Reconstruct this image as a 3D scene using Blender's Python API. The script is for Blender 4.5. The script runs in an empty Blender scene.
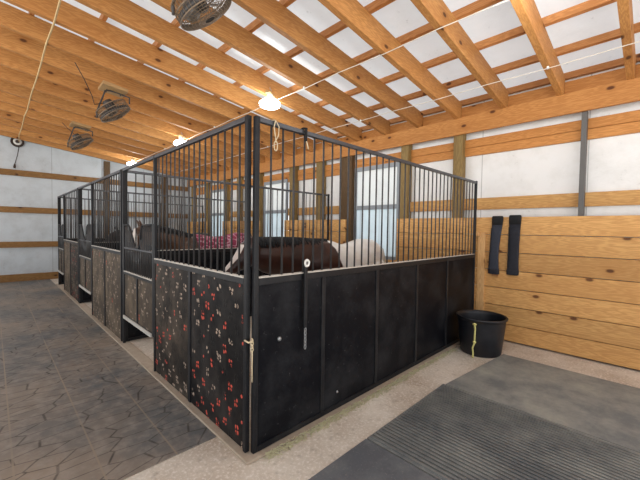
import bpy, bmesh, math, random
from mathutils import Vector, Matrix
random.seed(7)
SC = bpy.context.scene
COL = SC.collection
PI = math.pi

# ------------------------------------------------------------------ helpers
class MB:
    """collects shapes; build() links them as one mesh object"""
    def __init__(s): s.v, s.f, s.sm = [], [], []
    def _add(s, vs, fs, smooth=False):
        o = len(s.v); s.v += [tuple(v) for v in vs]
        for f in fs: s.f.append([i + o for i in f]); s.sm.append(smooth)
    def box(s, a, b, shear=0.0):
        x0, y0, z0 = a; x1, y1, z1 = b
        vs = [(x, y, z + shear * x) for x in (x0, x1) for y in (y0, y1) for z in (z0, z1)]
        s._add(vs, [(0,1,3,2),(4,6,7,5),(0,4,5,1),(2,3,7,6),(0,2,6,4),(1,5,7,3)])
    def bar(s, p, q, w, h, up=(0,0,1)):
        p, q, up = Vector(p), Vector(q), Vector(up)
        d = (q - p).normalized()
        if abs(d.dot(up)) > .98: up = Vector((1,0,0))
        a = d.cross(up).normalized(); b = a.cross(d)
        vs = [c + a*i*w/2 + b*j*h/2 for c in (p, q) for i in (-1,1) for j in (-1,1)]
        s._add(vs, [(0,1,3,2),(4,6,7,5),(0,4,5,1),(2,3,7,6),(0,2,6,4),(1,5,7,3)])
    def tube(s, pts, r, n=8, closed=False, cap=True):
        pts = [Vector(p) for p in pts]; m = len(pts)
        rr = r if isinstance(r, (list, tuple)) else [r]*m
        rings = []; a = None
        for i, p in enumerate(pts):
            t = (pts[(i+1) % m] - pts[i-1]) if closed else (pts[min(i+1, m-1)] - pts[max(i-1, 0)])
            t.normalize()
            if a is None:
                a = t.orthogonal().normalized()
            else:
                a = (a - t*a.dot(t)).normalized()
            b = t.cross(a)
            rings.append([p + (a*math.cos(2*PI*k/n) + b*math.sin(2*PI*k/n))*rr[i] for k in range(n)])
        s.rings(rings, closed, cap)
    def rings(s, rings, closed=False, cap=True, smooth=True):
        n = len(rings[0]); m = len(rings); o = [v for r in rings for v in r]; fs = []
        for i in range(m if closed else m-1):
            j = (i+1) % m
            for k in range(n):
                fs.append((i*n+k, i*n+(k+1) % n, j*n+(k+1) % n, j*n+k))
        if cap and not closed:
            fs.append(tuple(range(n-1, -1, -1))); fs.append(tuple(range((m-1)*n, m*n)))
        s._add(o, fs, smooth)
    def lathe(s, prof, n=32, c=(0,0,0), cap=True):
        c = Vector(c)
        s.rings([[c + Vector((r*math.cos(2*PI*k/n), r*math.sin(2*PI*k/n), z)) for k in range(n)] for r, z in prof], cap=cap)
    def mesh(s, name):
        me = bpy.data.meshes.new(name); me.from_pydata(s.v, [], s.f)
        bm = bmesh.new(); bm.from_mesh(me); bmesh.ops.recalc_face_normals(bm, faces=bm.faces[:]); bm.to_mesh(me); bm.free()
        for p, q in zip(me.polygons, s.sm): p.use_smooth = q
        return me
    def build(s, name, mat, parent=None, bevel=0, loc=None):
        o = bpy.data.objects.new(name, s.mesh(name)); COL.objects.link(o)
        o.data.materials.append(mat)
        if parent: o.parent = parent
        if loc: o.location = loc
        if bevel:
            b = o.modifiers.new('bevel', 'BEVEL'); b.width = bevel; b.segments = 2; b.limit_method = 'ANGLE'
        return o

def tag(o, label, cat, group=None, kind=None):
    o['label'] = label; o['category'] = cat
    if group: o['group'] = group
    if kind: o['kind'] = kind
    return o
def thing(name, label, cat, loc=(0,0,0), rot=None, group=None):
    o = bpy.data.objects.new(name, None); COL.objects.link(o); o.location = loc
    if rot: o.rotation_euler = rot
    return tag(o, label, cat, group)
def struct(o): o['kind'] = 'structure'; return o
def link_copy(o, parent, loc):
    c = o.copy(); COL.objects.link(c); c.parent = parent; c.location = loc; return c

# ------------------------------------------------------------------ materials
class NT:
    def __init__(s, name):
        s.m = bpy.data.materials.new(name); s.m.use_nodes = True; s.t = s.m.node_tree
        s.b = s.t.nodes['Principled BSDF']
    def n(s, typ, **kw):
        x = s.t.nodes.new(typ)
        for k, v in kw.items(): setattr(x, k, v)
        return x
    def l(s, a, b): s.t.links.new(a, b)
    def put(s, sock, v):
        if hasattr(v, 'type') and hasattr(v, 'node'): s.l(v, sock)
        else: sock.default_value = v
    def math(s, op, a, b=0.0, c=None):
        x = s.n('ShaderNodeMath', operation=op); s.put(x.inputs[0], a); s.put(x.inputs[1], b)
        if c is not None: s.put(x.inputs[2], c)
        return x.outputs[0]
    def mix(s, f, a, b, typ='MIX'):
        x = s.n('ShaderNodeMix', data_type='RGBA', blend_type=typ); s.put(x.inputs[0], f)
        s.put(x.inputs[6], c4(a)); s.put(x.inputs[7], c4(b)); return x.outputs[2]
    def ramp(s, f, stops):
        x = s.n('ShaderNodeValToRGB'); e = x.color_ramp.elements
        while len(e) < len(stops): e.new(.5)
        for k, (p, c) in zip(e, stops): k.position = p; k.color = c4(c) if not isinstance(c, (int, float)) else (c, c, c, 1)
        s.l(f, x.inputs[0]); return x.outputs[0]
    def coord(s, scale=(1,1,1), rnd=0.0):
        tc = s.n('ShaderNodeTexCoord'); mp = s.n('ShaderNodeMapping'); mp.inputs['Scale'].default_value = scale
        s.l(tc.outputs['Object'], mp.inputs[0])
        if rnd:
            oi = s.n('ShaderNodeObjectInfo'); m = s.n('ShaderNodeVectorMath', operation='SCALE')
            m.inputs[0].default_value = (31.0, 17.0, 23.0); s.l(s.math('MULTIPLY', oi.outputs['Random'], rnd), m.inputs['Scale'])
            s.l(m.outputs[0], mp.inputs['Location'])
        return mp.outputs[0]
    def noise(s, vec, scale, detail=4, rough=.55):
        x = s.n('ShaderNodeTexNoise'); s.l(vec, x.inputs['Vector']); x.inputs['Scale'].default_value = scale
        x.inputs['Detail'].default_value = detail; x.inputs['Roughness'].default_value = rough; return x.outputs[0]
    def bump(s, h, strength=.3, dist=.01):
        x = s.n('ShaderNodeBump'); x.inputs['Strength'].default_value = strength; x.inputs['Distance'].default_value = dist
        s.l(h, x.inputs['Height']); s.l(x.outputs[0], s.b.inputs['Normal'])
    def fin(s, col, rough=.6, metal=0.0, spec=None):
        s.put(s.b.inputs['Base Color'], c4(col)); s.put(s.b.inputs['Roughness'], rough); s.b.inputs['Metallic'].default_value = metal
        if spec is not None: s.b.inputs['Specular IOR Level'].default_value = spec
        return s.m
def c4(c): return (c[0], c[1], c[2], 1.0) if isinstance(c, (tuple, list)) else c

def wood(name, light, dark, axis='X', board=0, knots=.8, rough=.6):
    """pine: grain along `axis`; board = plank height when one mesh holds a wall of planks"""
    t = NT(name)
    st = {'X': (.09, 1.6, 1.6), 'Y': (1.6, .09, 1.6), 'Z': (1.6, 1.6, .09)}[axis]
    kn = {'X': (.55, 1, 1), 'Y': (1, .55, 1), 'Z': (1, 1, .55)}[axis]
    if board:
        tc = t.n('ShaderNodeTexCoord'); sp = t.n('ShaderNodeSeparateXYZ'); t.l(tc.outputs['Object'], sp.inputs[0])
        row = t.math('FLOOR', t.math('DIVIDE', sp.outputs[2], board))
        wn = t.n('ShaderNodeTexWhiteNoise', noise_dimensions='1D'); t.l(row, wn.inputs['W'])
        off = t.math('MULTIPLY', wn.outputs[0], 37.0)
        cb = t.n('ShaderNodeCombineXYZ'); t.l(t.math('ADD', sp.outputs[0], off), cb.inputs[0]); t.l(t.math('ADD', sp.outputs[1], off), cb.inputs[1]); t.l(sp.outputs[2], cb.inputs[2])
        def co(sc):
            mp = t.n('ShaderNodeMapping'); mp.inputs['Scale'].default_value = sc; t.l(cb.outputs[0], mp.inputs[0]); return mp.outputs[0]
        g, k = co(st), co(kn); tint = wn.outputs[0]
    else:
        g, k = t.coord(st, 1.0), t.coord(kn, 1.0)
        tint = t.n('ShaderNodeObjectInfo').outputs['Random']
    n1 = t.noise(g, 9, 5, .6); n2 = t.noise(g, 34, 3, .6)
    # grain lines bend round the knots
    ks = t.n('ShaderNodeSeparateXYZ'); t.l(k, ks.inputs[0]); ai = 'XYZ'.index(axis); oth = [i for i in range(3) if i != ai]
    kc = t.n('ShaderNodeCombineXYZ'); t.l(ks.outputs[ai], kc.inputs[0]); t.l(t.math('ADD', ks.outputs[oth[0]], ks.outputs[oth[1]]), kc.inputs[1])
    vo = t.n('ShaderNodeTexVoronoi', feature='F1', voronoi_dimensions='2D'); t.l(kc.outputs[0], vo.inputs['Vector']); vo.inputs['Scale'].default_value = 4.2
    vo.inputs['Randomness'].default_value = 1
    d = vo.outputs['Distance']
    pick = t.n('ShaderNodeSeparateColor'); t.l(vo.outputs['Color'], pick.inputs[0])
    has = t.math('GREATER_THAN', pick.outputs[0], 1 - knots*.34)
    core = t.math('MULTIPLY', t.ramp(d, [(.06, 1.0), (.11, 0.0)]), has)
    halo = t.math('MULTIPLY', t.ramp(d, [(.08, 1.0), (.34, 0.0)]), has)
    wv = t.math('SINE', t.math('ADD', t.math('MULTIPLY', n1, 55.0), t.math('MULTIPLY', d, 20.0)))
    grain = t.math('MULTIPLY_ADD', wv, .30, t.math('MULTIPLY_ADD', n2, .9, .05))
    mid = tuple((a*.5 + b*.5) for a, b in zip(light, dark))
    col = t.mix(t.ramp(grain, [(.34, 0.0), (.78, 1.0)]), mid, light)
    col = t.mix(t.ramp(t.noise(g, 2.2, 2), [(.4, 0.0), (.75, .55)]), col, dark)
    col = t.mix(t.math('MULTIPLY', halo, .45), col, dark)
    col = t.mix(t.math('MULTIPLY', core, .9), col, (dark[0]*.22, dark[1]*.15, dark[2]*.15))
    hsv = t.n('ShaderNodeHueSaturation'); t.l(col, hsv.inputs['Color']); t.l(t.math('MULTIPLY_ADD', tint, .24, .88), hsv.inputs['Value'])
    t.bump(n2, .12, .004)
    return t.fin(hsv.outputs[0], rough, 0, .3)

M = {}
M['rafter']  = wood('rafter_pine', (.58, .285, .090), (.33, .125, .030), 'X')
M['beam']    = wood('beam_pine', (.62, .285, .085), (.38, .14, .03), 'Y')
M['purlin']  = wood('purlin_pine', (.60, .28, .10), (.37, .14, .04), 'Y')
M['planks']  = wood('plank_pine', (.73, .425, .16), (.43, .19, .055), 'Y', board=.252)
M['post']    = wood('treated_post', (.30, .205, .075), (.16, .095, .033), 'Z', knots=.5)
M['girt']    = wood('girt_pine', (.62, .36, .13), (.38, .17, .05), 'Y')
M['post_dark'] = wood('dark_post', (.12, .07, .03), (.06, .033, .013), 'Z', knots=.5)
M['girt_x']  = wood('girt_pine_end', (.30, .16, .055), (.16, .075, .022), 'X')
M['board_z'] = wood('trim_pine', (.78, .47, .21), (.52, .25, .08), 'Z')
M['ply']     = wood('plywood', (.46, .29, .13), (.3, .17, .07), 'X', knots=.2)

def insulation(name, base, blot, seam_axis=None, seam=1.2, through=0):
    t = NT(name); c = t.coord()
    n = t.noise(c, 3.0, 6, .65); n2 = t.noise(c, 14, 5, .7)
    col = t.mix(t.ramp(n, [(.45, 0.0), (.75, .55)]), base, blot)
    col = t.mix(t.math('MULTIPLY', t.ramp(n2, [(.60, 0.0), (.70, 1.0)]), t.ramp(n, [(.5, 0.0), (.62, .5)])), col, tuple(v*.45 for v in base))
    if seam_axis is not None:
        tc = t.n('ShaderNodeTexCoord'); sp = t.n('ShaderNodeSeparateXYZ'); t.l(tc.outputs['Object'], sp.inputs[0])
        fr = t.math('FRACT', t.math('DIVIDE', sp.outputs[seam_axis], seam))
        col = t.mix(t.math('MULTIPLY', t.math('LESS_THAN', fr, .012/seam), .6), col, tuple(v*.35 for v in base))
    t.bump(t.noise(c, 5, 4), .35, .03)
    m = t.fin(col, .42)
    if through:   # translucency added to the sheet so skylight brightens the ceiling
        tr = t.n('ShaderNodeBsdfTranslucent'); t.l(col, tr.inputs[0]); mx = t.n('ShaderNodeMixShader'); mx.inputs[0].default_value = through
        t.l(t.b.outputs[0], mx.inputs[1]); t.l(tr.outputs[0], mx.inputs[2]); t.l(mx.outputs[0], t.t.nodes['Material Output'].inputs['Surface'])
    return m
M['ins_roof'] = insulation('roof_insulation', (.90, .905, .90), (.80, .80, .78), through=.36)
M['ins_wall'] = insulation('wall_insulation', (.84, .84, .83), (.66, .65, .61), 1, 1.27)
M['ins_end']  = insulation('end_wall_insulation', (.56, .61, .645), (.38, .40, .41), 0, 1.22)  # bluish base has the cool light of an open end door painted in

def steel(name, col, rough=.45, metal=.6, dust=(.30, .27, .23), amt=.25):
    t = NT(name); c = t.coord(); n = t.noise(c, 4, 6, .7); n2 = t.noise(c, 60, 3)
    k = t.mix(t.ramp(n, [(.45, 0.0), (.8, amt)]), col, dust)
    k = t.mix(t.ramp(n2, [(.6, 0.0), (.72, amt*.8)]), k, dust)
    return t.fin(k, t.math('MULTIPLY_ADD', n, .25, rough - .1), metal, .28)
M['steel']  = steel('black_steel', (.010, .0105, .013), .42, .05, (.07, .068, .066), .35)
M['rail']   = steel('grey_steel_rail', (.085, .09, .10), .33, .55, (.22, .22, .23), .3)
M['bar']    = steel('bar_steel', (.055, .055, .057), .40, .3, (.16, .15, .14), .4)
M['cap']    = steel('pale_sill', (.55, .52, .47), .45, .2, (.6, .55, .48), .5)
M['galv']   = steel('galvanised', (.42, .43, .44), .35, .7)
M['dgrey']  = steel('dark_grey_paint', (.12, .115, .11), .45, .2, (.2, .2, .2), .2)
M['grey']   = steel('grey_paint', (.30, .33, .36), .45, .2, (.4, .4, .4), .2)

def sheet_black():
    t = NT('black_steel_sheet'); c = t.coord(); n = t.noise(c, 2.2, 7, .7); n2 = t.noise(c, 26, 5, .75)
    k = t.mix(t.ramp(n, [(.45, 0.0), (.72, .8)]), (.003, .0035, .006), (.030, .031, .034))
    k = t.mix(t.ramp(n2, [(.63, 0.0), (.74, .35)]), k, (.22, .21, .20))
    return t.fin(k, t.math('MULTIPLY_ADD', n, .3, .36), 0, .14)
M['sheet'] = sheet_black()
def sheet_worn(name, red, base, dusty):
    """dark embossed plate, its paint worn off the four-petal bumps"""
    t = NT(name); tc = t.n('ShaderNodeTexCoord'); sp = t.n('ShaderNodeSeparateXYZ'); t.l(tc.outputs['Object'], sp.inputs[0])
    c = t.coord(); wob = t.math('MULTIPLY', t.math('SUBTRACT', t.noise(c, 5, 2), .5), 1.0)
    u = t.math('ADD', t.math('DIVIDE', sp.outputs[1], .088), wob); v = t.math('ADD', t.math('DIVIDE', sp.outputs[2], .088), wob)
    fu, fv = t.math('FLOOR', u), t.math('FLOOR', v)
    par = t.math('LESS_THAN', t.math('ABSOLUTE', t.math('SUBTRACT', t.math('FLOORED_MODULO', t.math('ADD', fu, fv), 2.0), 0.0)), .5)
    pu = t.math('SUBTRACT', t.math('ABSOLUTE', t.math('SUBTRACT', t.math('FRACT', u), .5)), .17)
    pv = t.math('SUBTRACT', t.math('ABSOLUTE', t.math('SUBTRACT', t.math('FRACT', v), .5)), .19)
    d = t.math('SQRT', t.math('ADD', t.math('MULTIPLY', pu, pu), t.math('MULTIPLY', t.math('MULTIPLY', pv, pv), .7)))
    petal = t.math('MULTIPLY', t.ramp(d, [(.10, 1.0), (.15, 0.0)]), par)
    cb = t.n('ShaderNodeCombineXYZ'); t.l(fu, cb.inputs[0]); t.l(fv, cb.inputs[1])
    wn = t.n('ShaderNodeTexWhiteNoise', noise_dimensions='2D'); t.l(cb.outputs[0], wn.inputs['Vector'])
    sc = t.n('ShaderNodeSeparateColor'); t.l(wn.outputs['Color'], sc.inputs[0])
    cb2 = t.n('ShaderNodeCombineXYZ'); t.l(t.math('FLOOR', t.math('MULTIPLY', u, 2.0)), cb2.inputs[0]); t.l(t.math('FLOOR', t.math('MULTIPLY', v, 2.0)), cb2.inputs[1])
    wp = t.n('ShaderNodeTexWhiteNoise', noise_dimensions='2D'); t.l(cb2.outputs[0], wp.inputs['Vector'])
    wear = t.math('MULTIPLY', petal, t.math('GREATER_THAN', t.math('MULTIPLY', sc.outputs[0], wp.outputs[0]), .12))
    wear = t.math('MULTIPLY', wear, t.ramp(t.noise(c, 40, 4), [(.40, 0.0), (.50, 1.0)]))
    pc = t.mix(t.math('LESS_THAN', sc.outputs[1], red), (.42, .32, .25), (.60, .09, .06))
    n = t.noise(c, 2.6, 7, .7)
    k = t.mix(t.ramp(n, [(.42, 0.0), (.75, .75)]), base, dusty)
    k = t.mix(t.math('MULTIPLY', wear, .95), k, pc)
    t.bump(petal, .5, .006)
    return t.fin(k, .55, .0, .15)
M['plate_red'] = sheet_worn('worn_embossed_plate', .62, (.006, .0055, .006), (.062, .053, .048))
M['plate_mix'] = sheet_worn('worn_embossed_plate_tan', .25, (.016, .013, .011), (.13, .10, .075))
M['plate_tan'] = sheet_worn('dusty_embossed_plate', .04, (.06, .045, .033), (.24, .18, .12))

def floor_mat():
    t = NT('packed_floor'); c = t.coord(); n = t.noise(c, 1.3, 6, .65); n2 = t.noise(c, 45, 4, .7)
    k = t.mix(t.ramp(n, [(.35, 0.0), (.7, 1.0)]), (.47, .375, .285), (.73, .655, .56))
    k = t.mix(t.ramp(n2, [(.50, 0.0), (.64, .7)]), k, (.84, .77, .71))
    k = t.mix(t.ramp(t.noise(c, 16, 5), [(.56, 0.0), (.75, .5)]), k, (.27, .21, .16))
    t.bump(n2, .5, .006)
    return t.fin(k, .85, 0, .2)
M['floor'] = floor_mat()
def paver_mat():
    t = NT('patterned_paving'); tc = t.n('ShaderNodeTexCoord'); sp = t.n('ShaderNodeSeparateXYZ'); t.l(tc.outputs['Object'], sp.inputs[0])
    c = t.coord((1,1,1)); cs = t.n('ShaderNodeMapping'); cs.inputs['Scale'].default_value = (3.4, 8.0, 0); cs.inputs['Rotation'].default_value = (0, 0, .16)
    t.l(tc.outputs['Object'], cs.inputs[0])
    vo = t.n('ShaderNodeTexVoronoi', feature='DISTANCE_TO_EDGE', voronoi_dimensions='2D'); t.l(cs.outputs[0], vo.inputs['Vector']); vo.inputs['Scale'].default_value = 1
    vo.inputs['Randomness'].default_value = .85
    crack = t.ramp(vo.outputs['Distance'], [(.014, 1.0), (.038, 0.0)])
    fr = t.math('FRACT', t.math('DIVIDE', t.math('ADD', sp.outputs[0], 10.365), .40))
    seam = t.math('LESS_THAN', fr, .028)
    n = t.noise(c, .55, 5, .6); n2 = t.noise(c, 9, 6, .7)
    k = t.mix(t.ramp(n, [(.40, 0.0), (.64, 1.0)]), (.125, .128, .128), (.31, .24, .18))
    k = t.mix(t.ramp(n2, [(.45, 0.0), (.75, .6)]), k, (.40, .35, .30))
    k = t.mix(t.math('MULTIPLY', crack, t.ramp(n2, [(.35, .95), (.62, .45)])), k, (.045, .037, .031))
    k = t.mix(t.math('MULTIPLY', seam, t.ramp(t.noise(c, 1.1, 3), [(.32, .0), (.5, .8)])), k, (.30, .24, .18))
    t.bump(crack, -.6, .008)
    return t.fin(k, t.math('MULTIPLY_ADD', n2, .3, .42), 0, .4)
M['paver'] = paver_mat()
def rubber(name, dark, dusty, lo=.38, hi=.68):
    t = NT(name); c = t.coord((1, 1, 1), 1.0); n = t.noise(c, 2.3, 7, .7); n2 = t.noise(c, 70, 3, .7)
    k = t.mix(t.ramp(n, [(lo, 0.0), (hi, 1.0)]), dark, dusty)
    k = t.mix(t.ramp(n2, [(.58, 0.0), (.72, .4)]), k, (.32, .30, .27))
    t.bump(n2, .3, .003)
    return t.fin(k, .72, 0, .35)
M['mat_dark'] = rubber('rubber_mat_dark', (.10, .104, .115), (.18, .183, .185))
M['mat_rib']  = rubber('rubber_mat_ribbed', (.125, .128, .13), (.28, .275, .25))
M['mat_dust'] = rubber('rubber_mat_dusty', (.16, .166, .168), (.34, .33, .285))

def plain(name, col, rough=.6, metal=0, amt=.25, scale=12):
    t = NT(name); c = t.coord(); n = t.noise(c, scale, 5)
    return t.fin(t.mix(t.ramp(n, [(.35, 0.0), (.75, amt)]), col, tuple(min(1, v*1.8 + .03) for v in col)), rough, metal)
M['tub']     = plain('tub_rubber', (.006, .0065, .010), .45)
M['navy']    = plain('navy_neoprene', (.008, .009, .016), .8, scale=30)
M['navy_lt'] = plain('grey_blue_lining', (.026, .030, .044), .9, scale=60)
M['black']   = plain('black_cloth', (.007, .007, .008), .9)
M['leather'] = plain('tan_leather', (.30, .13, .04), .6)
M['twine']   = plain('cream_twine', (.62, .50, .33), .9, scale=50)
M['yellow']  = plain('yellow_rope', (.62, .55, .20), .9, scale=80)
M['cordtan'] = plain('tan_cord', (.55, .40, .20), .8, scale=6)
M['cordwht'] = plain('white_cable', (.72, .66, .55), .6)
M['cordblk'] = plain('black_cable', (.03, .015, .01), .6)
M['cage']    = plain('dusty_wire', (.21, .155, .105), .6, .3, scale=30)
M['blade']   = plain('grey_blade', (.16, .15, .14), .5, .3)
M['motor']   = plain('dark_motor', (.04, .036, .034), .5)
M['white']   = plain('white_plastic', (.75, .74, .70), .5)
M['concrete']= plain('kerb_concrete', (.36, .29, .22), .9, scale=20)
M['hay']     = plain('hay_stalks', (.46, .43, .27), .9, scale=5)
def emis(name, col, s):
    m = bpy.data.materials.new(name); m.use_nodes = True; b = m.node_tree.nodes['Principled BSDF']
    b.inputs['Base Color'].default_value = (1,1,1,1); b.inputs['Emission Color'].default_value = c4(col); b.inputs['Emission Strength'].default_value = s
    return m
M['lamp'] = emis('lamp_glow', (.95, 1.0, 1.0), 17)
def panel_mat(name, col, rib):
    """ribbed sheet that daylight shines through"""
    t = NT(name); tc = t.n('ShaderNodeTexCoord'); sp = t.n('ShaderNodeSeparateXYZ'); t.l(tc.outputs['Object'], sp.inputs[0])
    r = t.ramp(t.math('PINGPONG', sp.outputs[1], rib), [(0.0, 1.0), (.018, .0)])
    n = t.noise(t.coord(), 5, 5)
    k = t.mix(t.math('MULTIPLY', r, .55), col, tuple(v*.55 for v in col))
    k = t.mix(t.ramp(n, [(.5, 0.0), (.8, .3)]), k, tuple(v*.7 for v in col))
    tr = t.n('ShaderNodeBsdfTranslucent'); t.l(k, tr.inputs[0]); mx = t.n('ShaderNodeMixShader'); mx.inputs[0].default_value = .42
    t.put(t.b.inputs['Base Color'], k); t.b.inputs['Roughness'].default_value = .4
    t.l(t.b.outputs[0], mx.inputs[1]); t.l(tr.outputs[0], mx.inputs[2])
    t.l(mx.outputs[0], t.t.nodes['Material Output'].inputs['Surface'])
    return t.m
M['panel_blue'] = panel_mat('pale_blue_panel', (.80, .88, .92), .115)
M['panel_white'] = panel_mat('white_panel', (.86, .88, .88), 5.0)

# ------------------------------------------------------------------ setting
W = 3.90                # inner face of the right wall
END = 10.30             # inner face of the end wall girts
SL = -0.118             # roof falls towards the right wall
RZ = 3.29 - SL*W        # rafter underside z = RZ + SL*x
RD = .262

f = MB(); f.box((-4.5, -4.5, -.15), (4.15, 10.45, 0)); struct(f.build('floor', M['floor']))
f = MB(); f.box((-4.4, .36, 0), (-.075, 10.28, .008)); struct(f.build('aisle_paving_floor', M['paver']))
f = MB(); f.box((-.075, -.06, 0), (.05, 9.02, .022)); struct(f.build('trim_1', M['concrete'], bevel=.006))
f = MB(); f.box((-.03, -.065, 0), (3.86, .05, .016)); struct(f.build('trim_2', M['concrete'], bevel=.006))

ceil = MB()
zt = RD + .080
ceil._add([(x, y, RZ + zt + SL*x) for x, y in ((-4.6, -4.5), (4.2, -4.5), (4.2, 10.5), (-4.6, 10.5))], [(0, 1, 2, 3)])
ceiling = struct(ceil.build('ceiling', M['ins_roof']))
k = 0; y = -1.665 - 4*.653
while y < 10.25:
    m = MB(); m.box((-4.5, 0, 0), (3.985, .070, RD), SL)
    o = m.build('rafter', M['rafter'], ceiling, bevel=.004); o.location = (0, y, RZ); y += .653
x = 4.085
while x > -4.5:
    m = MB(); m.box((-.045, -4.45, 0), (0, 10.35, .077), SL)
    o = m.build('purlin', M['purlin'], ceiling); o.location = (x, 0, RZ + RD + SL*x); x -= .615

# right wall
wi = MB(); wi.box((4.095, -4.5, 0), (4.13, 1.40, 3.60)); wi.box((4.095, 2.45, 0), (4.13, 4.62, 3.60)); wi.box((4.095, 5.62, 0), (4.13, 7.72, 3.60)); wi.box((4.095, 8.72, 0), (4.13, 10.45, 3.60))
for a, b in ((1.40, 2.45), (4.62, 5.62), (7.72, 8.72)):
    wi.box((4.095, a, 0), (4.13, b, .98)); wi.box((4.095, a, 2.80), (4.13, b, 3.60))
wall = struct(wi.build('wall_right', M['ins_wall']))
kb = MB()
segs = [(-4.5, 1.36), (2.58, 4.56), (5.66, 7.66), (8.76, 10.3)]
for i in range(7):
    z0 = i*.252
    for a, b in segs: kb.box((W, a, z0 + (.024 if i == 0 else .0045)), (W + .038, b, z0 + .2475))
    if i < 4:
        for a, b in ((1.36, 2.58), (4.56, 5.66), (7.66, 8.76)): kb.box((W + .06, a, z0 + .003), (W + .095, b, z0 + .2495))
kb.build('kickboard_planking', M['planks'], wall)
def timber(name, a, b, mat, parent, bev=.004):
    m = MB(); c = Vector(a); d = Vector(b); mid = (c + d)/2
    m.box(c - mid, d - mid); o = m.build(name, mat, parent, bevel=bev); o.location = mid; return o
timber('header_beam', (W, -4.5, 3.04), (W + .04, 10.3, 3.30), M['beam'], wall)
timber('blocking_board', (3.99, -4.5, 3.28), (4.03, 10.3, 3.475), M['beam'], wall)
timber('upper_girt', (4.05, -4.5, 2.72), (4.092, 10.3, 2.845), M['beam'], wall)
timber('upper_girt', (4.05, -4.5, 2.85), (4.092, 10.3, 2.975), M['beam'], wall)
for a, b in ((-4.5, 1.395), (2.46, 4.61), (5.63, 7.71), (8.73, 10.3)): timber('girt', (4.05, a, 1.885), (4.092, b, 2.06), M['girt'], wall)
for a, b in ((.25, .395), (1.19, 1.335), (2.47, 2.76), (3.32, 3.50), (4.25, 4.45), (5.70, 5.85), (6.75, 6.9), (7.5, 7.66), (8.8, 8.95), (9.9, 10.05)):
    timber('post', (3.945, a, 0), (4.088, b, 3.27), M['post_dark' if a == 2.47 else 'post'], wall, .006)  # shade on the post beside the first window is put into darker wood
timber('steel_post', (3.945, -1.255, 1.66), (4.04, -1.20, 3.05), M['dgrey'], wall, .002)['label'] = 'narrow grey steel post'
timber('steel_post', (3.945, -3.30, 1.66), (4.04, -3.24, 3.05), M['dgrey'], wall, .002)['label'] = 'narrow grey steel post'
timber('trim_board', (W - .028, -.145, .02), (W - .002, -.045, 1.54), M['board_z'], wall, .003)
timber('latch_block', (W - .10, -.085, 1.49), (W - .030, -.040, 1.545), M['board_z'], wall, .003)

# stall windows in the right wall
for i, (a, b) in enumerate(((1.40, 2.45), (4.62, 5.62), (7.72, 8.72))):
    fr = MB(); X0, X1 = 4.02, 4.075; e = .055
    fr.box((X0, a, .98), (X1, b, 1.06)); fr.box((X0, a, 2.72), (X1, b, 2.80)); fr.box((X0, a, 1.06), (X1, a + e, 2.72)); fr.box((X0, b - e, 1.06), (X1, b, 2.72))
    w = struct(fr.build('window_%d' % (i+1), M['grey'], bevel=.004))
    r = MB(); r.box((X0 - .004, a + e, 1.95), (X1 - .004, b - e, 2.03)); r.build('middle_rail', M['grey'], w)
    p = MB(); p.box((X0 + .025, a + e, 2.03), (X0 + .033, b - e, 2.72)); p.build('upper_panel', M['panel_white'], w)
    p = MB(); p.box((X0 + .025, a + e, 1.06), (X0 + .033, b - e, 1.95)); p.build('lower_panel', M['panel_blue'], w)

# end wall
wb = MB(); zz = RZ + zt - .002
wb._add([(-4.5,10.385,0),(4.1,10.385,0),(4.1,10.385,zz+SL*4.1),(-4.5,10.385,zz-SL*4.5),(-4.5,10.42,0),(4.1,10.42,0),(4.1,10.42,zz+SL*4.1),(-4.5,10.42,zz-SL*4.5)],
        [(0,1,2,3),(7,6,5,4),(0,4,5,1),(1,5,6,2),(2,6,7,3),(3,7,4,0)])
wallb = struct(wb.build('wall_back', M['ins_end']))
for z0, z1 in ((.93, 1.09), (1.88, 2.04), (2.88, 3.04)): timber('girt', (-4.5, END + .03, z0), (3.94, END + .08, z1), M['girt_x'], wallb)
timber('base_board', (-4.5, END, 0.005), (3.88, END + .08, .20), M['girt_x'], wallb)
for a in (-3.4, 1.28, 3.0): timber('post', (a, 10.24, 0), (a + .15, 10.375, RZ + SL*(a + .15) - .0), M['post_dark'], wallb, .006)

# ------------------------------------------------------------------ stalls
H, S, T = 2.29, 1.22, .034
Y = [0.0, 3.02, 6.09, 8.93]
barS = MB(); barS.tube([(0,0,0), (0,0,H - S - .02)], .0076, 8); barP = None
def first_bar(parent, loc):
    global barP
    if barP is None:
        barP = barS.build('bar', M['bar'], parent); barP.location = loc; return barP
    return link_copy(barP, parent, loc)

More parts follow.
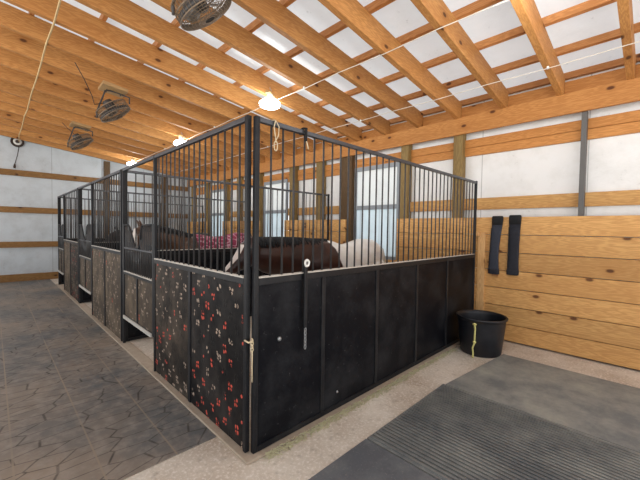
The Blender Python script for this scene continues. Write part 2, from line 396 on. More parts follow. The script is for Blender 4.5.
def divider(y, label, group, near=False):
    t = thing('stall_divider', label, 'stall divider', (0, y, 0), group=group)
    for x in (.017, 3.855):
        m = MB(); m.box((x - T/2, -T/2, .02), (x + T/2, T/2, H + (0 if x < 1 else .008))); m.build('end_post', M['steel'], t, bevel=.004)
    m = MB(); m.box((.034, -T/2, H - T), (3.83, T/2, H - .002)); m.build('top_rail', M['rail'], t, bevel=.004)
    m = MB(); m.box((.034, -T/2, S - .055), (3.83, T/2, S - .006)); m.build('sill_rail', M['steel'], t, bevel=.003)
    m = MB(); m.box((.034, -T/2 - .004, S - .006), (3.83, T/2 + .004, S + .002)); m.build('sill_cap', M['cap'], t)
    m = MB(); m.box((.034, -.006, .06), (3.83, .006, S - .05)); m.build('steel_sheet', M['sheet'], t)
    m = MB(); m.box((.034, -T/2, .022), (3.83, T/2, .06)); m.build('bottom_rail', M['steel'], t)
    for x in (.66, 1.40, 2.17, 2.95):
        m = MB(); m.box((x - .02, -T/2, .06), (x + .02, T/2, S - .055)); m.build('stiffener', M['steel'], t, bevel=.003)
    n = 36
    for i in range(n): first_bar(t, (.034 + (i + 1)*3.796/(n + 1), 0, S))
    if near:
        m = MB(); m.tube([(.22, -.006, .76), (.22, -.016, .76)], [.018, .012], 14); o = m.build('bolt_head', M['galv'], t); o['label'] = 'pale round bolt head'
        m = MB(); m.tube([(.85, -.006, .16), (.85, -.014, .16)], [.012, .008], 12); o = m.build('bolt_head', M['galv'], t); o['label'] = 'pale round bolt head'
        m = MB(); m.box((.425, -.045, .80), (.455, -.027, 1.27)); r = m.build('latch_rod', M['steel'], t, bevel=.004)
        m = MB(); m.tube([(.44 + .019*math.cos(a), -.05, 1.295 + .023*math.sin(a)) for a in [2*PI*k/20 for k in range(20)]], .009, 8, closed=True)
        o = m.build('ring', M['white'], r); o['label'] = 'pale steel ring'
        c = MB()
        for j in range(6):
            z = .80 - j*.026; fl = j % 2
            c.tube([(.44 + (.009*math.cos(a) if fl else 0), -.040 + (0 if fl else .009*math.cos(a)), z - .012 + .018*math.sin(a)) for a in [2*PI*k/12 for k in range(12)]], .0032, 6, closed=True)
        o = c.build('chain', M['galv'], r); o['label'] = 'short hanging chain'
    if near:
        c = MB()
        for j in range(4):
            z = .80 - j*.020; fl = j % 2
            c.tube([(-.012 + (.009*math.cos(a) if fl else 0), -.012 + (0 if fl else .009*math.cos(a)), z + .014*math.sin(a)) for a in [2*PI*k/12 for k in range(12)]], .0032, 6, closed=True)
        c.tube([(-.010, -.015, .80), (-.035, -.005, .79), (-.045, .03, .80)], .006, 6)
        d = MB(); d.box((-.014, -.016, .70), (-.009, -.009, .735)); d.tube([(-.012, -.013, .72), (-.013, -.014, .62), (-.011, -.013, .52)], .004, 6); d.build('tie_strap', M['twine'], t)
        o = c.build('tie_chain', M['twine'], t); o['label'] = 'pale chain tying the corner posts'
    return t
divider(Y[0], 'black steel stall divider with bars, nearest, running from corner post to plank wall behind tub', 'barred stall dividers', True)
divider(Y[1], 'barred stall divider between the brown and white horse and the horse in the pink blanket', 'barred stall dividers')
divider(Y[2], 'barred stall divider behind the horse in the pink blanket, second last along the aisle', 'barred stall dividers')
divider(Y[3], 'farthest barred stall divider, closing the row nearest the white end wall', 'barred stall dividers')

DZ0, DZ1, DZ2, DZ3 = .38, .98, 1.28, 1.58
gate_labels = ['nearest steel yoke stall gate, a dark horse face showing above it', 'middle steel yoke stall gate between two dusty embossed panels', 'farthest steel yoke stall gate beside the white end wall']
front_labels = ['black stall front with worn red speckled panels, nearest, left of the corner post', 'dusty tan embossed stall front, second along the aisle, beside the blanketed horse', 'narrow dark stall front, last in the row, near the white end wall']
plates = [('plate_mix', 'plate_red'), ('plate_tan', 'plate_tan'), ('plate_tan', 'plate_mix')]
shortbar = None
for i in range(3):
    y0, y1 = Y[i] + .026, Y[i+1] - .030; jam = [1.80, 4.86, 7.95][i]
    L = y1 - y0; J = jam - y0
    t = thing('stall_fence', front_labels[i], 'stall fence', (-.02, y0, 0), group='stall fronts along the aisle')
    for yy in (T/2, J, L - T/2):
        m = MB(); m.box((-T/2, yy - T/2, .024), (T/2, yy + T/2, H + .006)); m.build('post', M['steel'], t, bevel=.004)
    m = MB(); m.box((-T/2, T + .001, H - T + .004), (T/2, J - T/2 - .001, H + .004)); m.box((-T/2, J + T/2 + .001, H - T + .004), (T/2, L - T - .001, H + .004)); m.build('top_rail', M['rail'], t, bevel=.004)
    m = MB(); m.box((-T/2, T, S - .05), (T/2, J - T/2, S - .006)); m.build('sill_rail', M['steel'], t, bevel=.003)
    m = MB(); m.box((-T/2 - .004, T, S - .006), (T/2 + .004, J - T/2, S + .002)); o = m.build('sill_cap', M['cap'], t); o['label'] = 'pale worn sill edge'
    mid = T + (J - T)*.50
    m = MB(); m.box((-T/2, mid - .022, .03), (T/2, mid + .022, S - .05)); m.build('stiffener', M['steel'], t, bevel=.003)
    for nm, a, b, key in (('steel_sheet', T, mid - .022, plates[i][1]), ('steel_sheet', mid + .022, J - T/2, plates[i][0])):
        m = MB(); m.box((-.006, a, .03), (.006, b, S - .05)); m.build(nm, M[key], t)
    nb = round((J - T)/(.104, .125, .20)[i]) - 1
    for j in range(nb): first_bar(t, (0, T/2 + (j + 1)*(J - T/2)/(nb + 1), S))
    # gate, hung in the opening between jamb and far post
    gy0, gy1 = jam + T/2 + .012, y1 - T - .012; GL = gy1 - gy0
    g = thing('stall_gate', gate_labels[i], 'stall gate', (-.02, gy0, 0), group='yoke gates along the aisle')
    q = .034
    m = MB(); m.box((-q/2, 0, DZ0), (q/2, q, DZ3)); m.box((-q/2, GL - q, DZ0), (q/2, GL, DZ3)); m.box((-q/2, q, DZ0), (q/2, GL - q, DZ0 + .03)); m.box((-q/2, q, DZ1 - .04), (q/2, GL - q, DZ1 - .006)); m.build('gate_frame', M['steel'], g, bevel=.003)
    m = MB(); m.box((-q/2 - .004, q, DZ1 - .006), (q/2 + .004, GL - q, DZ1 + .003)); o = m.build('sill_cap', M['cap'], g); o['label'] = 'pale worn sill edge'
    m = MB(); m.box((-q/2 - .012, q, DZ0 - .012), (-q/2, GL - q, DZ0 + .03)); o = m.build('bottom_lip', M['cap'], g); o['label'] = 'tan dusty bottom lip'
    m = MB(); m.box((-.005, q, DZ0 + .03), (.005, GL - q, DZ1 - .04)); m.build('steel_sheet', M['plate_tan'], g)
    m = MB(); m.box((-q/2, GL*.5 - .018, DZ0 + .03), (q/2, GL*.5 + .018, DZ1 - .04)); m.build('stiffener', M['steel'], g, bevel=.003)
    m = MB(); m.box((-q/2, q, DZ2 - .012), (q/2, GL - q, DZ2 + .006)); m.build('middle_rail', M['rail'], g, bevel=.002)
    # yoke: pipe runs in at the top, dips to the middle rail, and out again
    ya, yb, yc, yd = GL*.38, GL*.47, GL*.60, GL*.80
    pts = [(0, q, DZ3 - .012), (0, ya - .05, DZ3 - .012), (0, ya, DZ3 - .04), (0, yb - .04, DZ2 + .06), (0, yb, DZ2 + .015), (0, yc, DZ2 + .015), (0, yc + .04, DZ2 + .06), (0, yd, DZ3 - .04), (0, yd + .05, DZ3 - .012), (0, GL - q, DZ3 - .012)]
    m = MB(); m.tube(pts, .013, 8); m.build('yoke_pipe', M['steel'], g)
    def top_at(yy):
        for p0, p1 in zip(pts, pts[1:]):
            if p0[1] <= yy <= p1[1]: return p0[2] + (p1[2] - p0[2])*(yy - p0[1])/max(1e-6, p1[1] - p0[1])
        return DZ2
    ng = max(8, round(GL/.07))
    for j in range(ng):
        yy = q + (j + .5)*(GL - 2*q)/ng; m = MB(); m.tube([(0, yy, DZ1), (0, yy, top_at(yy))], .0075, 6); m.build('bar', M['bar'], g)

# ------------------------------------------------------------------ horses
def loft(mb, rings, n=18):
    """rings: (x, y, z, ry, rn) - elliptical sections across the line through the centres"""
    cs = [Vector(r[:3]) for r in rings]; out = []
    for i, r in enumerate(rings):
        t = (cs[min(i+1, len(cs)-1)] - cs[max(i-1, 0)]).normalized()
        a = Vector((0,1,0)); a = (a - t*a.dot(t)).normalized(); b = t.cross(a)
        out.append([cs[i] + a*math.cos(2*PI*k/n)*r[3] + b*math.sin(2*PI*k/n)*r[4] for k in range(n)])
    mb.rings(out)
def horse_shape(neck, head, dx, ears):
    mb = MB()
    trunk = [(1.76,0,1.02,.08,.12),(1.86,0,1.03,.18,.24),(2.08,0,1.075,.225,.325),(2.25,0,1.06,.245,.335),(2.45,0,1.015,.275,.325),(2.65,0,1.0,.285,.328),(2.85,0,1.03,.285,.335),(3.08,0,1.09,.28,.325),(3.30,0,1.115,.25,.285),(3.48,0,1.11,.17,.2),(3.57,0,1.09,.07,.09)]
    loft(mb, [(x + dx, y, z, a, b) for x, y, z, a, b in trunk])
    loft(mb, neck); loft(mb, head)
    for s in (-1, 1):
        loft(mb, [(x + dx, s*yy, z, r, r) for x, yy, z, r in ((2.06,.12,1.0,.12),(2.05,.14,.78,.088),(2.04,.14,.56,.058),(2.035,.14,.47,.056),(2.045,.14,.38,.04),(2.05,.14,.2,.037),(2.05,.14,.13,.045),(2.02,.14,.075,.045),(1.995,.14,.045,.056),(1.985,.14,.0,.062))], 12)
        loft(mb, [(x + dx, s*yy, z, r*.85, r) for x, yy, z, r in ((3.22,.13,1.02,.21),(3.24,.15,.82,.16),(3.33,.15,.66,.095),(3.44,.15,.54,.066),(3.45,.15,.48,.06),(3.435,.15,.38,.045),(3.42,.15,.2,.04),(3.41,.15,.13,.047),(3.37,.15,.07,.048),(3.35,.15,.045,.06),(3.34,.15,.0,.066))], 12)
        ex, ez, tx, tz = ears
        loft(mb, [(ex, s*.05, ez - .02, .026, .03), (ex + (tx - ex)*.45, s*.062, ez + (tz - ez)*.45, .028, .022), (tx, s*.072, tz, .006, .006)], 10)
    o = mb.build('horse_shape', M['black'])
    r = o.modifiers.new('r', 'REMESH'); r.mode = 'VOXEL'; r.voxel_size = .014; r.use_smooth_shade = True
    sm = o.modifiers.new('s', 'SMOOTH'); sm.factor = .5; sm.iterations = 7
    dg = bpy.context.evaluated_depsgraph_get(); me = bpy.data.meshes.new_from_object(o.evaluated_get(dg))
    bpy.data.objects.remove(o)
    me.materials.clear()
    return me
def coat(name, base, dark, pinto=False, blaze=None, sheen=.32):
    t = NT(name); tc = t.n('ShaderNodeTexCoord'); sp = t.n('ShaderNodeSeparateXYZ'); t.l(tc.outputs['Object'], sp.inputs[0])
    x, y, z = sp.outputs; c = t.coord()
    n = t.noise(c, 4, 5); hair = t.noise(t.coord((6, 30, 30)), 8, 3)
    k = t.mix(t.ramp(n, [(.38, 0.0), (.68, 1.0)]), dark, base)
    k = t.mix(t.math('MULTIPLY', hair, .35), k, tuple(v*1.5 for v in base))
    if pinto:
        e = t.math('ADD', t.math('ADD', x, t.math('MULTIPLY', t.math('SUBTRACT', t.noise(c, 2.4, 4), .5), .25)), t.math('MULTIPLY', t.math('SUBTRACT', 1.2, z), -.35))
        e = t.math('ADD', e, t.math('MULTIPLY', y, .2))
        w = t.ramp(t.math('MULTIPLY_ADD', e, 1.0, -1.72), [(.49, 0.0), (.51, 1.0)])
        k = t.mix(w, k, t.mix(t.ramp(t.noise(c, 6, 5), [(.4, 0.0), (.75, .6)]), (.90, .88, .84), (.76, .71, .63)))
    if blaze:
        ax, az, lim, x0, x1, hw = blaze
        pn = t.math('ADD', t.math('MULTIPLY', x, ax), t.math('MULTIPLY', z, az))
        b = t.math('MULTIPLY', t.math('GREATER_THAN', pn, lim), t.math('LESS_THAN', t.math('ABSOLUTE', y), hw))
        b = t.math('MULTIPLY', b, t.math('MULTIPLY', t.math('GREATER_THAN', z, x0), t.math('LESS_THAN', z, x1)))
        k = t.mix(b, k, (.78, .70, .64))
    k = t.mix(t.math('LESS_THAN', z, .06), k, (.03, .025, .02))
    t.bump(hair, .1, .003)
    t.b.inputs['Sheen Weight'].default_value = .15
    return t.fin(k, sheen, 0, .45)
def hair_strand_shell(name, pts, drop, side, mat, parent, thick=.014):
    """mane: locks falling from the crest to one side"""
    mb = MB(); rnd = random.Random(3); n = len(pts)
    for i in range(n*9):
        u = i/(n*9 - 1)*(n - 1); a = min(int(u), n - 2); w = u - a
        p = Vector(pts[a]).lerp(Vector(pts[a+1]), w); d = drop*(.92 + .16*rnd.random())
        q = [p + Vector((0, -side*.02, .0)), p + Vector((rnd.uniform(-.01,.01), side*.035, .012)), p + Vector((rnd.uniform(-.02,.03), side*(.075 + .02*rnd.random()), -d*.5)), p + Vector((rnd.uniform(-.03,.04), side*(.09 + .02*rnd.random()), -d))]
        mb.tube(q, [thick, thick*1.15, thick*.9, thick*.2], 6)
    return mb.build(name, mat, parent)
def make_horse(label, y, bx, me, mat, hairmat, tailmat, crest, dx, eye, group):
    t = thing('horse', label, 'horse', (bx, y, 0), group=group)
    b = bpy.data.objects.new('body', me); COL.objects.link(b); b.parent = t; b.location = (-bx, 0, 0); b.data.materials.append(mat)
    for p in me.polygons: p.use_smooth = True
    o = hair_strand_shell('mane', crest, .11, -1, hairmat, t); o.location = (-bx, 0, 0)
    m = MB(); loft(m, [(3.53 + dx, 0, 1.26, .03, .03), (3.62 + dx, 0, 1.21, .045, .045), (3.675 + dx, 0, 1.05, .06, .055), (3.69 + dx, 0, .85, .065, .055), (3.68 + dx, 0, .65, .055, .045), (3.67 + dx, 0, .45, .015, .015)], 12)
    o = m.build('tail', tailmat, t); o.location = (-bx, 0, 0)
    for s in (-1, 1):
        m = MB(); m.lathe([(.001, -.018), (.012, -.013), (.018, 0), (.012, .013), (.001, .018)], 12, (eye[0], s*eye[1], eye[2])); o = m.build('eye', M['motor'], t); o.location = (-bx, 0, 0)
    return t
hair_black = plain('black_hair', (.003, .003, .004), .75, 0, .03, 40)
hair_white = plain('white_hair', (.62, .58, .50), .6, scale=40)
neck1 = [(2.12,0,1.08,.17,.31),(1.85,0,1.12,.15,.295),(1.6,0,1.155,.13,.28),(1.35,0,1.19,.112,.25),(1.15,0,1.225,.10,.215),(1.0,0,1.27,.08,.15)]
head1 = [(1.09,0,1.345,.06,.075),(1.0,0,1.335,.092,.13),(.925,0,1.262,.10,.155),(.845,0,1.18,.088,.13),(.755,0,1.125,.066,.085),(.685,0,1.07,.06,.072),(.635,0,1.035,.05,.055),(.61,0,1.015,.028,.03)]
me1 = horse_shape(neck1, head1, 0, (.985, 1.45, .93, 1.56))
crest1 = [(.99,0,1.43),(1.15,0,1.425),(1.35,0,1.425),(1.6,0,1.42),(1.85,0,1.405),(2.08,0,1.395),(2.2,0,1.39)]
make_horse('brown horse with white hindquarters, black mane and white blaze, in the nearest stall', 1.5, 2.6, me1,
           coat('pinto_coat', (.050, .014, .007), (.016, .006, .005), True, (-.7071, .7071, .322, 1.04, 1.36, .052)), hair_black, hair_white, crest1, 0, (.90, .095, 1.315), 'horses in the stalls')
D2 = -.50
neck2 = [(2.12 + D2,0,1.08,.16,.30),(1.85 + D2,0,1.20,.135,.25),(1.6 + D2,0,1.30,.115,.21),(1.35 + D2,0,1.38,.10,.175),(1.2 + D2,0,1.43,.088,.145),(1.13 + D2,0,1.45,.07,.11)]
head2 = [(.70,0,1.52,.05,.06),(.655,0,1.47,.09,.12),(.645,0,1.38,.10,.135),(.655,0,1.28,.085,.112),(.66,0,1.19,.066,.085),(.655,0,1.12,.06,.072),(.65,0,1.07,.05,.055),(.645,0,1.045,.028,.03)]
me2 = horse_shape(neck2, head2, D2, (.655, 1.57, .60, 1.69))
crest2 = [(.66,0,1.575),(.8,0,1.575),(1.0,0,1.55),(1.2,0,1.50),(1.45,0,1.43),(1.6,0,1.39)]
h2 = make_horse('dark bay horse wearing a pink patterned blanket, in the second stall', 4.6, 2.1, me2,
           coat('bay_coat', (.105, .048, .022), (.030, .016, .011), False, (-1.0, -.08, -.685, 1.06, 1.54, .09)), hair_black, hair_black, crest2, D2, (.60, .095, 1.40), 'horses in the stalls')
# blanket
t_ = NT('pink_blanket'); vo = t_.n('ShaderNodeTexVoronoi', feature='DISTANCE_TO_EDGE'); t_.l(t_.coord(), vo.inputs['Vector']); vo.inputs['Scale'].default_value = 9
M['blanket'] = t_.fin(t_.mix(t_.ramp(vo.outputs['Distance'], [(.03, 1.0), (.08, 0.0)]), (.30, .045, .095), (.62, .36, .42)), .85)
bl = MB(); n = 22; rings = []
for x, zc, ry, rz in ((2.12,1.06,.25,.355),(2.25,1.05,.262,.365),(2.45,1.015,.29,.36),(2.65,1.0,.302,.365),(2.85,1.03,.305,.375),(3.08,1.09,.30,.365),(3.30,1.115,.272,.325),(3.45,1.11,.21,.25)):
    rings.append([Vector((x + D2 - 2.1, ry*math.cos(a), zc + rz*math.sin(a) if math.sin(a) > 0 else zc + .32*math.sin(a) )) for a in [math.radians(-62) + math.radians(304)*k/n for k in range(n + 1)]])
vs = [v for r in rings for v in r]; N = n + 1
bl._add(vs, [(i*N + k, i*N + k + 1, (i+1)*N + k + 1, (i+1)*N + k) for i in range(len(rings)-1) for k in range(n)], True)
o = bl.build('blanket', M['blanket'], h2); s_ = o.modifiers.new('s', 'SOLIDIFY'); s_.thickness = .012
o['label'] = 'pink and white patterned blanket'
me3 = me1.copy(); me3.materials.clear()
make_horse('dark horse in the farthest stall, only its lowered neck and ears showing', 7.55, 2.5, me3,
           coat('dark_coat', (.024, .018, .016), (.012, .010, .010)), hair_black, hair_black, crest1, 0, (.90, .095, 1.315), 'horses in the stalls')

# ------------------------------------------------------------------ things on the floor and walls
mats = [((-.62, .705), -.43, 'mat_dark', 'plain dark rubber floor mat, nearest the stall corner'), ((.715, 1.975), -.43, 'mat_rib', 'ribbed rubber floor mat in the middle of three'), ((1.985, 3.325), -.45, 'mat_dust', 'dusty smooth rubber floor mat nearest the plank wall')]
for (a, b), yt, key, lab in mats:
    m = MB(); tilt = -.14 if key == 'mat_dust' else 0
    m._add([(a, yt - 1.83, .001), (b, yt - 1.83, .001), (b, yt + tilt, .001), (a, yt, .001), (a, yt - 1.83, .014), (b, yt - 1.83, .014), (b, yt + tilt, .014), (a, yt, .014)], [(3,2,1,0),(4,5,6,7),(0,1,5,4),(1,2,6,5),(2,3,7,6),(3,0,4,7)])
    o = m.build('rubber_mat', M[key], bevel=.003)
    tag(o, lab, 'floor mat', 'rubber mats on the floor')
    if key == 'mat_rib':
        r = MB(); x = a + .02
        while x < b - .02: r.box((x, yt - 1.815, .0142), (x + .019, yt - .015, .024)); x += .037
        r.build('ribs', M[key], o)
tub = thing('muck_tub', 'round black rubber muck tub in the corner by the plank wall', 'tub', (3.23, -.345, 0))
m = MB(); prof = [(.001, .004), (.225, .0), (.24, .02), (.265, .24), (.282, .42), (.288, .445), (.300, .45), (.304, .465), (.297, .476), (.281, .473), (.272, .43), (.255, .24), (.23, .03), (.001, .026)]
m.lathe(prof, 48); m.build('tub_body', M['tub'], tub)
m = MB(); m.lathe([(.001, .15), (.235, .15), (.24, .19), (.21, .21), (.10, .235), (.001, .24)], 32); o = m.build('tub_contents', M['black'], tub)
aa = math.radians(186)
def tp(r, z, da=0): return (r*math.cos(aa + da), r*math.sin(aa + da), z)
m = MB(); m.tube([tp(.315, .42, -.06), tp(.32, .43), tp(.315, .42, .06)], .011, 8); m.tube([tp(.315, .43), tp(.305, .36, .015), tp(.297, .25), tp(.297, .19, -.005)], .011, 8)
m.lathe([(.001, -.02), (.017, -.012), (.02, 0), (.017, .012), (.001, .02)], 10, tp(.298, .20)); m.tube([tp(.297, .19), tp(.29, .12, -.08), tp(.28, .05, -.06), tp(.278, .012, -.07), tp(.31, .012, -.03)], .010, 8)
o = m.build('rope_handle', M['yellow'], tub); o['label'] = 'knotted yellow rope hanging from the rim'

def sleeve(y0, y1, z0, z1, lean, key, label):
    t = thing('girth_sleeve', label, 'girth sleeve', (W - .03, (y0 + y1)/2, z0), group='padded sleeves on the plank wall')
    w = (y1 - y0)/2; h = z1 - z0
    def ring(u, a, b, d=0): return [Vector((d + b*math.sin(2*PI*k/24)*.9, lean(u) + a*math.copysign(abs(math.cos(2*PI*k/24))**.6, math.cos(2*PI*k/24)), u*h)) for k in range(24)]
    prof = [(0, .80), (.012, 1.02), (.06, 1.05), (.12, .98), (.3, .90), (.5, .88), (.7, .92), (.85, 1.0)]
    m = MB(); m.rings([ring(u, w*a, .021) for u, a in prof]); m.build('sleeve', M[key], t)
    m = MB(); m.rings([ring(u, w*a, .0255) for u, a in ((.85, 1.03), (.95, 1.08), (.985, 1.06), (1.0, .9))]); m.build('cuff', M['black'], t)
    m = MB(); m.rings([ring(u, w*a, .0245) for u, a in ((.004, 1.0), (.012, 1.06), (.07, 1.08), (.085, 1.05))]); m.build('hem', M['navy'], t)
    m = MB(); m.bar((-.023, lean(.1) + w*.82, .12*h), (-.023, lean(.8) + w*.88, .8*h), .012, .006, (1,0,0)); m.build('piping', M['black'], t)
    return t
t1 = sleeve(-.365, -.225, .945, 1.775, lambda u: .02*(1 - u)+.012*math.sin(u*5), 'navy_lt', 'grey-blue padded sleeve with a tan tip, left of the two on the plank wall')
m = MB(); m.box((-.008, -.04, -.030), (.010, .045, -.002)); o = m.build('leather_tip', M['leather'], t1, bevel=.004); o['label'] = 'tan leather tip'
sleeve(-.600, -.455, .955, 1.785, lambda u: .012*(1 - u)**2, 'navy', 'plain black padded sleeve, right of the two on the plank wall')

# hay along the foot of the nearest divider
m = MB(); rnd = random.Random(11)
for i in range(1500):
    x = .05 + 3.0*rnd.random()**1.1; yy = -.075 - abs(rnd.gauss(0, .022)); z = .003 + .03*rnd.random()*max(0, 1 - (abs(yy) - .075)/.05)
    a = rnd.uniform(0, 2*PI); l = rnd.uniform(.012, .045)
    m.bar((x, yy, z), (x + l*math.cos(a), min(-.068, yy + l*math.sin(a)*.5), z + rnd.uniform(-.002, .012)), .0030, .0030)
o = m.build('hay', M['hay']); tag(o, 'loose strands of hay along the foot of the nearest stall divider', 'hay', kind='stuff')

# twine
m = MB(); yy = -.028
m.tube([(.15, .03, 2.297), (.150, 0, 2.298), (.152, yy, 2.29), (.135, yy - .004, 2.24), (.148, yy - .006, 2.17), (.150, yy - .006, 2.14)], .0035, 6)
m.tube([(.152, yy, 2.29), (.178, yy - .004, 2.25), (.172, yy - .006, 2.19), (.150, yy - .006, 2.15)], .0035, 6)
m.tube([(.150 + .014*math.sin(a), yy - .006, 2.115 + .033*math.cos(a)) for a in [2*PI*k/16 for k in range(16)]], .004, 6, closed=True)
o = m.build('twine_loop', M['twine']); tag(o, 'cream twine loop hanging from the top rail beside the corner post', 'twine')
m = MB(); m.tube([(.43, .033, 2.26), (.43, .028, 2.299), (.43, 0, 2.302), (.432, -.031, 2.297), (.425, -.036, 2.20)], .010, 8)
t = m.build('rail_tie', M['black']); tag(t, 'black strap with a frayed twine end tied on the top rail', 'strap')
m = MB(); m.tube([(.427, -.040, 2.20), (.440, -.040, 2.17), (.45, -.038, 2.145)], .005, 6); o = m.build('twine_end', M['twine'], t); o['label'] = 'frayed cream twine end'

# ------------------------------------------------------------------ ceiling fittings
def zr(x): return RZ + SL*x
def cord(name, pts, r, key, label, clips=None):
    m = MB(); m.tube(pts, r, 6); o = m.build(name, M[key]); tag(o, label, 'cord')
    if clips:
        c = MB()
        for p in clips: c.box((p[0] - .012, p[1] - .01, p[2] - .012), (p[0] + .012, p[1] + .01, p[2] + .02))
        c.build('clip', M['white'], o)
    return o
ys = [-4.3 + .653*k*2 for k in range(12)]
LX = 1.875
cord('power_cable', [(LX, -4.4, zr(LX) - .022)] + [(LX, -1.645 + .653*k, zr(LX) - .012 - (.014 if k % 2 else 0)) for k in range(-3, 18)], .0052, 'cordwht', 'white cable along the rafters linking the stall lamps', [(LX, -1.645 + .653*k, zr(LX) - .014) for k in (1, 5, 9, 13)])
WX = 3.14
cord('power_cable', [(WX, -4.4, zr(WX) - .009)] + [(WX, -1.645 + .653*k, zr(WX) - .009 - (.010 if k % 2 else 0)) for k in range(-3, 18)], .0045, 'cordwht', 'white cable along the rafters nearest the right wall', [(WX, -1.645 + .653*k, zr(WX) - .013) for k in (1, 5, 9)])
CX = -.72
cord('extension_cable', [(CX, -4.2, zr(CX) - .02)] + [(CX + .006*math.sin(k*2.1), -1.645 + .653*k, zr(CX) - .012 - .012*(k % 2)) for k in range(-3, 18)] + [(CX + .03, 10.30, zr(CX) - .03)], .010, 'cordtan', 'tan cord along the rafters above the aisle, ending at the round fixture')
t = thing('wall_fixture', 'round black fixture with a pale centre and hanging tail, high on the end wall', 'fixture', (CX, 10.383, 3.80))
def disc(prof): 
    m = MB(); m.rings([[Vector((r*math.cos(2*PI*k/28), -d, r*math.sin(2*PI*k/28))) for k in range(28)] for r, d in prof]); return m
disc([(.001, 0), (.13, 0), (.142, .02), (.142, .07), (.122, .08), (.095, .055)]).build('rim', M['cordblk'], t)
disc([(.001, .05), (.093, .05), (.085, .062), (.001, .07)]).build('reflector', M['white'], t)['label'] = 'pale centre'
disc([(.001, .07), (.045, .07), (.03, .12), (.001, .13)]).build('hub', M['cordblk'], t)
m = MB(); m.tube([(0.03, -.05, -.13), (.0, -.06, -.35), (-.06, -.05, -.62)], .009, 6); tl = m.build('tail_cord', M['cordblk'], t)
m = MB(); m.tube([(-.06, -.05, -.60), (-.064, -.05, -.68), (-.066, -.05, -.72)], [.014, .028, .02], 8); m.build('plug', M['cordblk'], tl)

def make_lamp(loc, label, block):
    t = thing('stall_lamp', label, 'lamp', loc, group='white lamps over the stalls')
    h = zr(loc[0]) - loc[2]
    m = MB(); m.lathe([(.001, .17), (.03, .168), (.045, .15), (.05, .10), (.055, .082), (.001, .08)], 28); m.build('housing', M['white'], t)
    m = MB(); m.lathe([(.001, .079), (.06, .079), (.12, .062), (.152, .031), (.155, .01), (.14, -.018), (.09, -.035), (.001, -.04)], 28); m.build('diffuser', M['lamp'], t)
    m = MB(); m.tube([(0, 0, .158), (0, 0, .19), (.025, 0, .21), (.02, 0, .235), (0, 0, .24), (0, 0, max(.26, h - .02))], .006, 6); m.build('hook', M['galv'], t)
    m = MB(); m.box((-.10 if block else -.06, -.04, h - .032), (.10 if block else .06, .04, h - .001), 0); o = m.build('mount_board', M['ply'], t); o.rotation_euler = (0, math.atan(-SL), .5 if block else 0)
    pl = bpy.data.lights.new('lamp_light', 'POINT'); pl.energy = LAMP; pl.color = (.93, .98, 1.0); pl.shadow_soft_size = .15
    lo = bpy.data.objects.new('lamp_light', pl); COL.objects.link(lo); lo.parent = t; lo.location = (0, 0, -.22)
LAMP = 22
make_lamp((1.70, 2.18, 3.37), 'bright white lamp hanging just above the stall corner post, nearest of three', True)
make_lamp((1.72, 5.45, 3.36), 'bright white lamp hanging in the middle of the row of three', True)
make_lamp((1.72, 8.95, 3.36), 'bright white lamp farthest away, near the white end wall', False)

make_lamp((1.75, -1.30, 3.43), 'white lamp over the rubber mats by the plank wall, just above the photo', False)

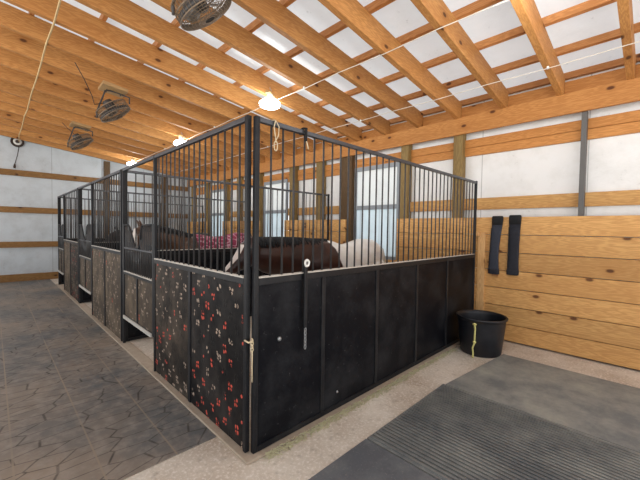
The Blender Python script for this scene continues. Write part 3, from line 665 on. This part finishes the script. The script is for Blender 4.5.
def make_fan(x, y, label, R=.235, hang=.36, tilt=-.6, cordpts=None):
    z = zr(x)
    t = thing('ceiling_fan', label, 'fan', (x, y, z), group='caged fans under the rafters')
    m = MB(); m.box((-.17, -.17, -.055), (.17, .17, -.004)); o = m.build('mounting_block', M['ply'], t, bevel=.004); o.rotation_euler = (0, -math.atan(SL), 0)
    rot = Matrix.Rotation(tilt, 4, Vector((.25, .97, 0)).normalized()) @ Matrix.Rotation(-.25, 4, 'Z')
    piv = Vector((0, 0, -hang))
    def P(v): return piv + (rot @ Vector(v))
    a = P((R + .03, 0, 0)); b = P((-R - .03, 0, 0))
    m = MB(); m.bar((.09, 0, -.05), (.10, 0, -.10), .03, .008, (1,0,0)); m.bar((-.09, 0, -.05), (-.10, 0, -.10), .03, .008, (1,0,0))
    m.tube([a, (a.x, a.y, a.z + .10), (.11, 0, -.075), (.05, 0, -.062), (-.05, 0, -.062), (-.11, 0, -.075), (b.x, b.y, b.z + .10), b], .012, 8); m.build('yoke_bracket', M['motor'], t)
    c = MB(); nw = 40
    for rr, zz in ((1.0, .065), (1.0, 0.0), (1.0, -.065)): c.tube([P((R*rr*math.cos(2*PI*k/36), R*rr*math.sin(2*PI*k/36), zz)) for k in range(36)], .0065, 6, closed=True)
    for sg in (1, -1):
        for q in (.90, .78, .66, .54, .42, .30, .20): c.tube([P((R*q*math.cos(2*PI*k/28), R*q*math.sin(2*PI*k/28), sg*(.065 + .055*(1 - q*q)))) for k in range(28)], .0026, 5, closed=True)
        for k in range(nw):
            an = 2*PI*k/nw; c.tube([P((R*q*math.cos(an), R*q*math.sin(an), sg*(.065 + .055*(1 - q*q)))) for q in (1.0, .75, .5, .2)], .0024, 4)
    for k in range(nw):
        an = 2*PI*k/nw; c.tube([P((R*math.cos(an), R*math.sin(an), .065)), P((R*math.cos(an), R*math.sin(an), -.065))], .0024, 4)
    c.build('cage', M['cage'], t)
    c = MB(); c.rings([[P((R*.985*math.cos(2*PI*k/40), R*.985*math.sin(2*PI*k/40), zz)) for k in range(40)] for zz in (-.02, -.06)], cap=False); o = c.build('shroud', M['motor'], t); sd = o.modifiers.new('s', 'SOLIDIFY'); sd.thickness = .004
    m = MB(); m.rings([[P((r*math.cos(2*PI*k/20), r*math.sin(2*PI*k/20), zz)) for k in range(20)] for r, zz in ((.02, .17), (.065, .165), (.075, .13), (.075, .03), (.05, .02), (.045, -.04), (.01, -.05))]); m.build('motor', M['motor'], t)
    for k in range(4):
        an = k*PI/2 + .4; vs = []
        m = MB(); rings = []
        for rr, wd, tw in ((.05, .05, .7), (.12, .085, .55), (.19, .11, .42), (.235, .10, .35)):
            cx = Vector((math.cos(an), math.sin(an), 0))*rr*R/.27; sd_ = Vector((-math.sin(an), math.cos(an), 0)); e = sd_*math.cos(tw) + Vector((0,0,1))*math.sin(tw); nn = cx.normalized().cross(e)
            rings.append([P(cx + e*wd*.5 + nn*.002), P(cx - e*wd*.5 + nn*.002), P(cx - e*wd*.5 - nn*.002), P(cx + e*wd*.5 - nn*.002)])
        m.rings(rings); m.build('blade', M['blade'], t)
    if cordpts:
        m = MB(); m.tube([P((0, .04, .15))] + [Vector(p) for p in cordpts], .006, 6); m.build('power_cord', M['cordblk'], t)
    return t
make_fan(.02, .82, 'wire caged fan under the rafters, nearest, cut off by the top of the photo', cordpts=[(-.15, .1, -.12), (-.35, .15, -.02)])
make_fan(.15, 4.20, 'dusty caged fan on a plywood block, middle of the three', cordpts=[(-.26, -.04, -.34), (-.30, -.10, -.24), (-.42, -.25, -.08), (-.55, -.40, .060)])
make_fan(.15, 6.95, 'dusty caged fan farthest along the aisle, nearest the end wall', cordpts=[(-.2, .05, -.12), (-.3, .1, -.0)])

# ------------------------------------------------------------------ light, world, camera
w = bpy.data.worlds.new('daylight'); SC.world = w; w.use_nodes = True
bg = w.node_tree.nodes['Background']
tc = w.node_tree.nodes.new('ShaderNodeTexCoord'); sp = w.node_tree.nodes.new('ShaderNodeSeparateXYZ'); rp = w.node_tree.nodes.new('ShaderNodeValToRGB')
w.node_tree.links.new(tc.outputs['Generated'], sp.inputs[0]); mr = w.node_tree.nodes.new('ShaderNodeMapRange'); mr.inputs[1].default_value = -1
w.node_tree.links.new(sp.outputs[2], mr.inputs[0]); w.node_tree.links.new(mr.outputs[0], rp.inputs[0])
e = rp.color_ramp.elements; e[0].position = .0; e[0].color = (1.5, 1.45, 1.38, 1); e[1].position = .56; e[1].color = (.80, .86, .92, 1); k = e.new(.48); k.color = (2.1, 2.05, 1.97, 1)
w.node_tree.links.new(rp.outputs[0], bg.inputs[0]); bg.inputs[1].default_value = 1.55

cam = bpy.data.cameras.new('camera'); co = bpy.data.objects.new('camera', cam); COL.objects.link(co)
cam.sensor_fit = 'HORIZONTAL'; cam.sensor_width = 36; cam.lens = 330.61/640*36; cam.clip_start = .02
yaw, pit, rol = .7894, -.0323, .0147
fw = Vector((math.cos(yaw)*math.cos(pit), math.sin(yaw)*math.cos(pit), math.sin(pit))); r = Vector((math.sin(yaw), -math.cos(yaw), 0)); u = r.cross(fw)
r2 = r*math.cos(rol) + u*math.sin(rol); u2 = -r*math.sin(rol) + u*math.cos(rol)
mw = Matrix((r2, u2, -fw)).transposed().to_4x4(); mw.translation = Vector((-1.2349, -1.8727, 1.5497)); co.matrix_world = mw
SC.camera = co
SC.view_settings.view_transform = 'Standard'; SC.view_settings.look = 'None'; SC.view_settings.gamma = 1; SC.view_settings.use_curve_mapping = False
SC.view_settings.exposure = 0.0
